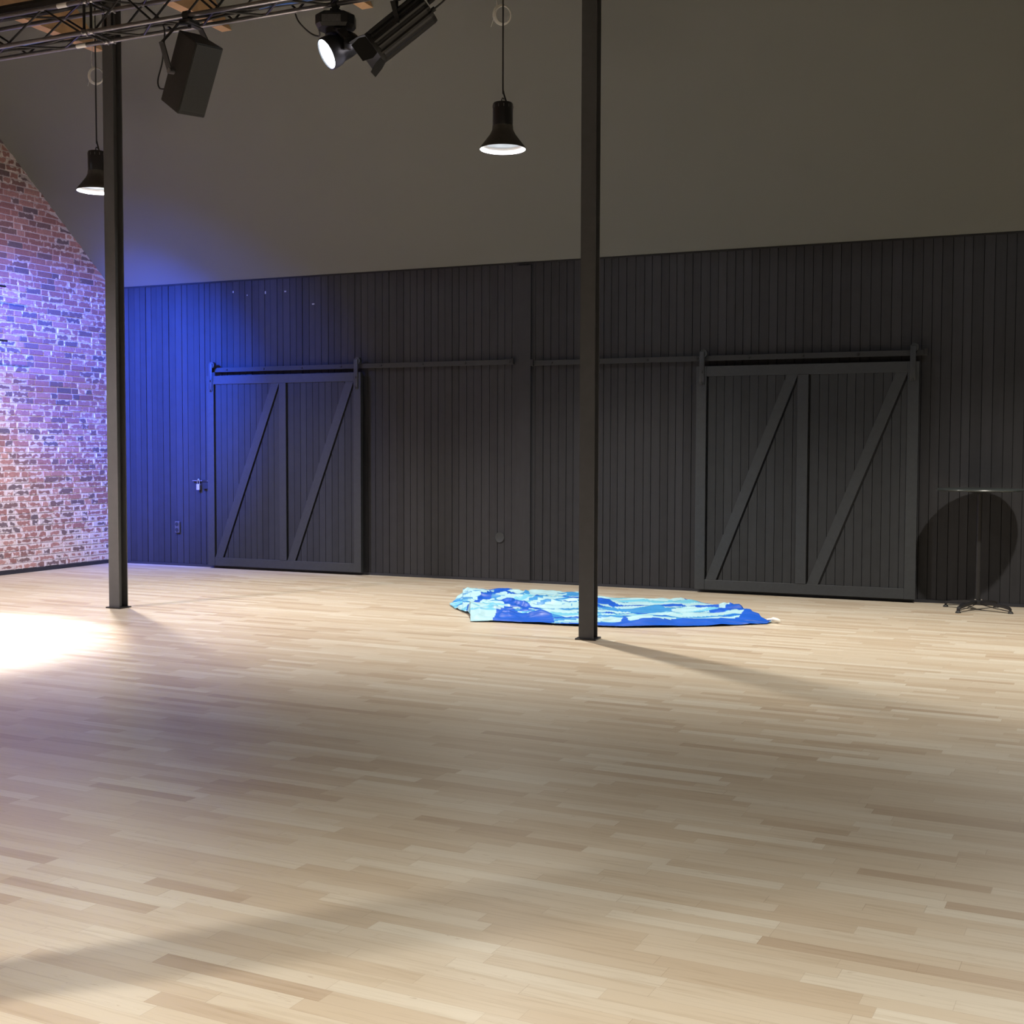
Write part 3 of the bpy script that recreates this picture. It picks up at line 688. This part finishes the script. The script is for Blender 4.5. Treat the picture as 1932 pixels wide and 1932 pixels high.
# ---------------------------------------------------------------- high table
def high_table():
    x, y, h = -.90, 12.70, 1.145
    t = thing('high_table', 'black round bar-height table standing against the back wall', 'table', (x, y, 0), (0, 0, .33))
    bm = bmesh.new(); lathe(bm, [(0, h-.022), (.375, h-.022), (.388, h-.018), (.391, h-.011), (.388, h-.004), (.375, h), (0, h)], 64)
    obj('table_top', bm, mat('slate_table_top', (.035, .042, .042), .28, noise_amt=.3, nscale=6), t, smooth=True)
    bm = bmesh.new(); tube(bm, [(0, 0, .075), (0, 0, h-.03)], .024, 24); obj('pole', bm, M_blackmetal, t, smooth=True)
    bm = bmesh.new(); lathe(bm, [(0, h-.045), (.06, h-.045), (.075, h-.035), (.16, h-.026), (.16, h-.022), (0, h-.022)], 24); obj('top_plate', bm, M_blackmetal, t, smooth=True)
    bm = bmesh.new(); lathe(bm, [(0, .062), (.05, .062), (.052, .085), (.03, .10), (0, .10)], 24); obj('hub', bm, M_blackmetal, t, smooth=True)
    for k in range(2):
        bm = bmesh.new(); tube(bm, [((-1)**k*.028, -.028, .098), ((-1)**k*.028, -.028, .108)], .008, 8); obj('hub_bolt', bm, M_steel, t)
    for k in range(4):
        a = pi/4+k*pi/2; d = Vector((cos(a), sin(a), 0)); s = Vector((-sin(a), cos(a), 0))
        bm = bmesh.new(); prof = [(.02, .080, .022), (.15, .072, .020), (.27, .058, .017), (.32, .046, .016), (.335, .028, .015)]
        rings = []
        for q, z, w in prof:
            rings.append([bm.verts.new(d*q+s*w*sg+Vector((0, 0, z+dz))) for sg, dz in ((-1, -.012), (1, -.012), (1, .012), (-1, .012))])
        for i in range(len(rings)-1):
            for j in range(4): bm.faces.new((rings[i][j], rings[i][(j+1) % 4], rings[i+1][(j+1) % 4], rings[i+1][j]))
        bm.faces.new(rings[0]); bm.faces.new(rings[-1][::-1])
        leg = obj('leg', bm, M_blackmetal, t)
        bm = bmesh.new(); lathe(bm, [(0, 0), (.024, 0), (.026, .006), (.018, .018), (.01, .022), (0, .022)], 18, Matrix.Translation(d*.332)); obj('foot', bm, M_blackmatt, leg, smooth=True)
        bm = bmesh.new(); tube(bm, [d*.03+Vector((0, 0, .058)), d*.18+Vector((0, 0, .034)), d*.315+Vector((0, 0, .020))], .004, 6); obj('brace_rod', bm, M_blackmetal, leg)
    return t
high_table()

# ---------------------------------------------------------------- blue fabric on the floor
ST = [(-5.53,10.86,-5.55,10.90), (-5.38,10.66,-5.60,11.09), (-5.29,10.57,-5.64,11.27), (-5.20,10.47,-5.69,11.46), (-5.19,10.46,-5.87,11.84), (-5.10,10.37,-5.82,11.84), (-4.98,10.18,-5.80,11.85), (-4.84,9.90,-5.79,11.85), (-4.80,9.92,-5.74,11.85), (-4.75,9.94,-5.67,11.88), (-4.67,9.98,-5.58,11.93), (-4.59,9.99,-5.50,11.97), (-4.47,10.00,-5.36,11.98), (-4.35,10.01,-5.21,12.00), (-4.23,10.02,-5.09,12.05), (-4.09,10.03,-4.93,12.10), (-3.91,10.05,-4.73,12.18), (-3.69,10.09,-4.38,11.98), (-3.52,10.13,-4.16,11.97), (-3.40,10.19,-4.00,11.96), (-3.30,10.25,-3.85,11.95), (-3.19,10.31,-3.71,12.01), (-3.09,10.37,-3.60,12.06), (-3.01,10.42,-3.47,11.99), (-2.95,10.47,-3.37,11.94), (-2.86,10.53,-3.23,11.89), (-2.77,10.60,-3.10,11.84), (-2.71,10.66,-2.98,11.73), (-2.65,10.71,-2.88,11.64), (-2.58,10.78,-2.72,11.38), (-2.52,10.84,-2.60,11.19), (-2.47,10.87,-2.53,11.12), (-2.46,10.99,-2.48,11.06)]
PATCH = [
('d',[(-5.79,11.96),(-5.63,12.07),(-5.71,12.43),(-5.39,12.19),(-5.22,12.02),(-5.31,11.93),(-5.36,11.67),(-5.62,11.62)]),
('d',[(-5.11,10.39),(-5.27,10.85),(-5.39,11.46),(-5.36,11.65),(-5.13,11.58),(-4.97,11.52),(-5.16,11.50),(-5.29,11.50),(-5.23,11.13),(-5.14,10.73),(-5.06,10.40)]),
('m',[(-5.41,10.72),(-5.37,10.83),(-5.28,10.90),(-5.21,10.72),(-5.35,10.66)]),
('d',[(-5.14,11.07),(-4.98,11.09),(-4.77,10.91),(-4.46,10.67),(-4.54,10.60),(-4.55,10.45),(-4.72,10.51),(-4.89,10.73)]),
('d',[(-4.67,9.98),(-4.77,10.26),(-4.76,10.44),(-4.69,10.44),(-4.44,10.20),(-4.40,10.44),(-4.23,10.25),(-4.10,10.05),(-4.28,9.99),(-4.55,9.97)]),
('d',[(-4.96,11.36),(-4.88,11.53),(-4.43,11.44),(-4.39,11.34),(-4.79,11.37)]),
('m',[(-5.27,11.58),(-5.12,11.58),(-5.12,11.73),(-4.98,11.55),(-5.07,11.47)]),
('d',[(-4.10,10.05),(-3.92,10.11),(-3.88,10.01),(-4.07,9.99)]),
('d',[(-4.42,11.63),(-4.23,11.59),(-4.00,11.39),(-3.81,11.48),(-3.61,11.62),(-3.34,11.58),(-3.07,11.58),(-3.02,11.40),(-3.16,11.36),(-3.44,11.49),(-3.72,11.44),(-3.88,11.26),(-4.08,11.31),(-4.29,11.29)]),
('d',[(-3.90,12.14),(-3.67,12.13),(-3.38,12.04),(-3.45,12.57),(-3.30,12.26),(-3.17,12.14),(-3.23,12.57),(-3.02,12.12),(-2.64,11.35),(-2.49,11.19),(-2.46,10.84),(-2.80,10.54),(-2.94,10.58),(-2.86,10.79),(-2.75,10.88),(-2.74,11.18),(-2.86,11.32),(-2.92,11.02),(-3.08,11.18),(-3.00,11.29),(-3.00,11.61),(-3.13,11.89),(-3.21,11.85),(-3.45,11.87),(-3.65,12.05)]),
('d',[(-3.82,10.06),(-3.59,10.20),(-3.60,10.34),(-3.50,10.21),(-3.14,10.49),(-2.93,10.69),(-2.80,10.54),(-3.08,10.31),(-3.46,10.09),(-3.77,9.94)]),
('m',[(-4.17,10.98),(-3.90,11.09),(-3.56,11.26),(-3.36,11.12),(-3.63,10.87),(-3.96,10.99)]),
('m',[(-4.05,10.67),(-3.87,10.74),(-3.72,10.85),(-3.89,10.67)]),
('m',[(-3.59,10.89),(-3.32,11.10),(-3.08,11.18),(-3.29,11.00)]),]
def pip(x, y, poly):
    c = False; j = len(poly)-1
    for i in range(len(poly)):
        xi, yi = poly[i]; xj, yj = poly[j]
        if (yi > y) != (yj > y) and x < (xj-xi)*(y-yi)/(yj-yi)+xi: c = not c
        j = i
    return c
def fabric():
    NU, NV = 440, 130
    # resample the outline evenly
    m = [Vector(((a+c)/2, (b+d)/2, 0)) for a, b, c, d in ST]; ln = [0]
    for i in range(1, len(m)): ln.append(ln[-1]+(m[i]-m[i-1]).length+.01)
    def at(s):
        s *= ln[-1]
        for i in range(1, len(ln)):
            if s <= ln[i]+1e-9:
                q = (s-ln[i-1])/(ln[i]-ln[i-1]); A = ST[i-1]; Bq = ST[i]
                return [A[k]+(Bq[k]-A[k])*q for k in range(4)]
        return ST[-1]
    bumps = [(-5.45, 12.0, .2, .14, .08), (-3.20, 12.05, .12, .14, .05), (-2.96, 11.80, .13, .14, .085), (-4.75, 10.2, .2, .08, .04), (-4.32, 10.25, .14, .08, .045), (-3.55, 12.0, .15, .1, .04), (-5.45, 11.25, .2, .2, .05), (-5.05, 10.3, .2, .25, .05), (-3.4, 10.3, .2, .15, .05)]
    bm = bmesh.new(); grid = []
    for i in range(NU+1):
        s = i/NU; x0, y0, x1, y1 = at(s); row = []
        for j in range(NV+1):
            v = j/NV; x = x0+(x1-x0)*v; y = y0+(y1-y0)*v
            e = min(v, 1-v)*2; e2 = min(s, 1-s)*14; ed = min(1, e*5, e2)
            # long folds that run along the cloth, creased like ridges
            a1 = x*.912+y*.41; a2 = -x*.41+y*.912
            w = noise.noise(Vector((a1*.9, a2*1.1, 0)))*.8
            left = max(0, min(1, (-4.1-x)/.8))
            q1 = 1-abs(noise.noise(Vector((a1*(.6+.0*left)+3, a2*3.6+w*1.4, 1.3)))*2.2)
            q2 = 1-abs(noise.noise(Vector((a1*1.5+9, a2*8.0+w*2, 4.1)))*2.2)
            q3 = 1-abs(noise.noise(Vector((a1*2.6, a2*11.0+a1*1.2, 7.7)))*2.2)
            q4 = 1-abs(noise.noise(Vector((a1*7.5, a2*5.0-a1*3, 2.7)))*2.2)
            h = .008+.034*max(0, q1)**2+.030*max(0, q2)**1.4+(.010+.014*left)*max(0, q3)**1.2+(.022*left)*max(0, q4)**1.2
            for bx, by, sx, sy, hh in bumps:
                h += hh*max(0, 1-math.sqrt(((x-bx)/sx)**2+((y-by)/sy)**2)/1.5)*1.15
            h = .003+h*(.25+.75*ed)
            row.append(bm.verts.new((x, y, h)))
        grid.append(row)
    pats = [(k, p, min(a for a, _ in p), max(a for a, _ in p), min(b for _, b in p), max(b for _, b in p)) for k, p in PATCH]
    for i in range(NU):
        for j in range(NV):
            a, b, c, d = grid[i][j], grid[i+1][j], grid[i+1][j+1], grid[i][j+1]
            try: fc = bm.faces.new((a, b, c, d))
            except ValueError: continue
            ct = fc.calc_center_median()
            jx = ct.x+noise.noise(ct*5)*.03; jy = ct.y+noise.noise(ct*5+Vector((9, 9, 9)))*.03; mi = 0; a1 = jx*.912+jy*.41; a2 = -jx*.41+jy*.912
            st = noise.noise(Vector((a1*.5+5, a2*13+noise.noise(Vector((a1, a2, 5)))*1.5, 2)))
            if st > .17: mi = 3
            if st < -.24: mi = 2
            if st < -.36 and jx > -4.6: mi = 1
            for k, p, xa, xb, ya, yb in pats:
                if xa <= jx <= xb and ya <= jy <= yb and pip(jx, jy, p): mi = 1 if k == 'd' else 2; break
            fc.material_index = mi
    bmesh.ops.remove_doubles(bm, verts=bm.verts, dist=.0004)
    def cloth(name, c):
        m = mat(name, c, .45, noise_amt=.12, nscale=9, spec=.35); nt = m.node_tree
        tc = nt.nodes.new('ShaderNodeTexCoord'); mp = nt.nodes.new('ShaderNodeMapping'); mp.vector_type = 'TEXTURE'
        mp.inputs['Rotation'].default_value = (0, 0, .42); mp.inputs['Scale'].default_value = (.55, .12, .3)
        n = nt.nodes.new('ShaderNodeTexNoise'); n.inputs['Scale'].default_value = 1; n.inputs['Detail'].default_value = 5; n.inputs['Distortion'].default_value = 1.2
        n.noise_type = 'RIDGED_MULTIFRACTAL'
        bp = nt.nodes.new('ShaderNodeBump'); bp.inputs['Strength'].default_value = .9; bp.inputs['Distance'].default_value = .035
        nt.links.new(tc.outputs['Object'], mp.inputs[0]); nt.links.new(mp.outputs[0], n.inputs['Vector'])
        nt.links.new(n.outputs[0], bp.inputs['Height']); nt.links.new(bp.outputs[0], nt.nodes['Principled BSDF'].inputs['Normal'])
        return m
    base = Vector((-4.2, 11, 0))
    for v in bm.verts: v.co -= base
    t = thing('fabric_sheet', 'crumpled light and deep blue fabric spread on the floor behind the nearer column', 'fabric', base)
    o = obj('cloth', bm, [cloth('pale_cyan_fabric', (.33, .54, .62)), cloth('deep_blue_fabric', (.008, .085, .50)), cloth('mid_blue_fabric', (.035, .22, .52)), cloth('sky_blue_fabric', (.13, .42, .60))], t, smooth=False)
    for p in o.data.polygons: p.use_smooth = True
    bm = bmesh.new(); tube(bm, smooth_path([(1.70, 0.0, .022), (1.75, -.01, .03), (1.79, -.01, .022), (1.80, 0, .014)], 4), [.012]*4+[.02]*8+[.014], 10)
    obj('corner_toggle', bm, mat('off_white_plastic', (.8, .78, .72), .4), t, smooth=True)['label'] = 'white corner end'
    return t
fabric()

# ---------------------------------------------------------------- small things on the back wall
t = thing('padlock_hasp', 'black hasp with a small silver padlock left of the smaller barn door', 'hasp', (-10.20, B-.008, 1.09))
bm = bmesh.new(); box(bm, (-.13, -.012, -.014), (.15, 0, .014), bevel=.002); obj('hasp_bar', bm, M_blackmetal, t)
bm = bmesh.new(); box(bm, (.03, -.03, -.10), (.125, 0, -.018), bevel=.003); obj('lock_plate', bm, M_black, t)
bm = bmesh.new(); tube(bm, smooth_path([(-.04, -.035, -.05), (-.04, -.035, .0), (-.025, -.035, .022), (-.01, -.035, 0), (-.01, -.035, -.05)], 4), .005, 8)
pk = obj('padlock', bm, M_steel, t, smooth=True)
bm = bmesh.new(); box(bm, (-.048, -.048, -.115), (-.002, -.022, -.04), bevel=.004); obj('padlock_body', bm, mat('silver_padlock', (.5, .5, .55), .35, .6), pk)
bm = bmesh.new(); tube(bm, [(-.13, -.018, .0), (.02, -.018, .0)], .006, 8); tube(bm, [(.10, -.018, 0), (.21, -.018, .003)], .006, 8); obj('slide_bolt', bm, mat('dull_steel', (.3, .3, .33), .35, .8), t, smooth=True)
t = thing('wall_socket', 'small black double power socket low on the wall left of the smaller barn door', 'socket', (-10.58, B-.007, .495))
bm = bmesh.new(); box(bm, (-.036, -.022, -.075), (.036, 0, .075), bevel=.008); obj('socket_plate', bm, mat('grey_plastic', (.06, .06, .065), .4), t)
for z in (-.036, .036):
    bm = bmesh.new(); lathe(bm, [(0, 0), (.024, 0), (.026, .004), (.018, .003), (0, .003)], 20, Matrix.Translation((0, -.0225, z)) @ Matrix.Rotation(pi/2, 4, 'X')); obj('outlet', bm, M_black, t, smooth=True)
bm = bmesh.new(); lathe(bm, [(0, 0), (.055, 0), (.06, .004), (.055, .009), (.05, .007), (0, .007)], 32, Matrix.Rotation(pi/2, 4, 'X'))
o = obj('cover_plate', bm, M_frame, loc=(-6.05, B-.001, .50), smooth=True); tag(o, 'round dark cover plate low on the wall between the barn doors', 'cover plate')

# ---------------------------------------------------------------- black rods by the brick wall
for (y, z, lb) in ((10.81, 3.305, 'upper black metal rod standing off the brick wall at the left edge'), (10.82, 2.70, 'lower black metal rod standing off the brick wall at the left edge')):
    t = thing('wall_rod', lb, 'rod', (L+.55, y, z), group='black rods off the brick wall')
    bm = bmesh.new(); tube(bm, [(0, -2.0, 0), (0, -.01, 0), (0, 0, 0)], [.013, .013, .008], 12); obj('rod_bar', bm, M_blackmatt, t, smooth=True)
    for yy in (-1.8, -.9):
        bm = bmesh.new(); tube(bm, [(0, yy, 0), (-.53, yy, 0)], .01, 10); box(bm, (-.545, yy-.03, -.04), (-.53, yy+.03, .04)); obj('wall_bracket', bm, M_blackmatt, t)
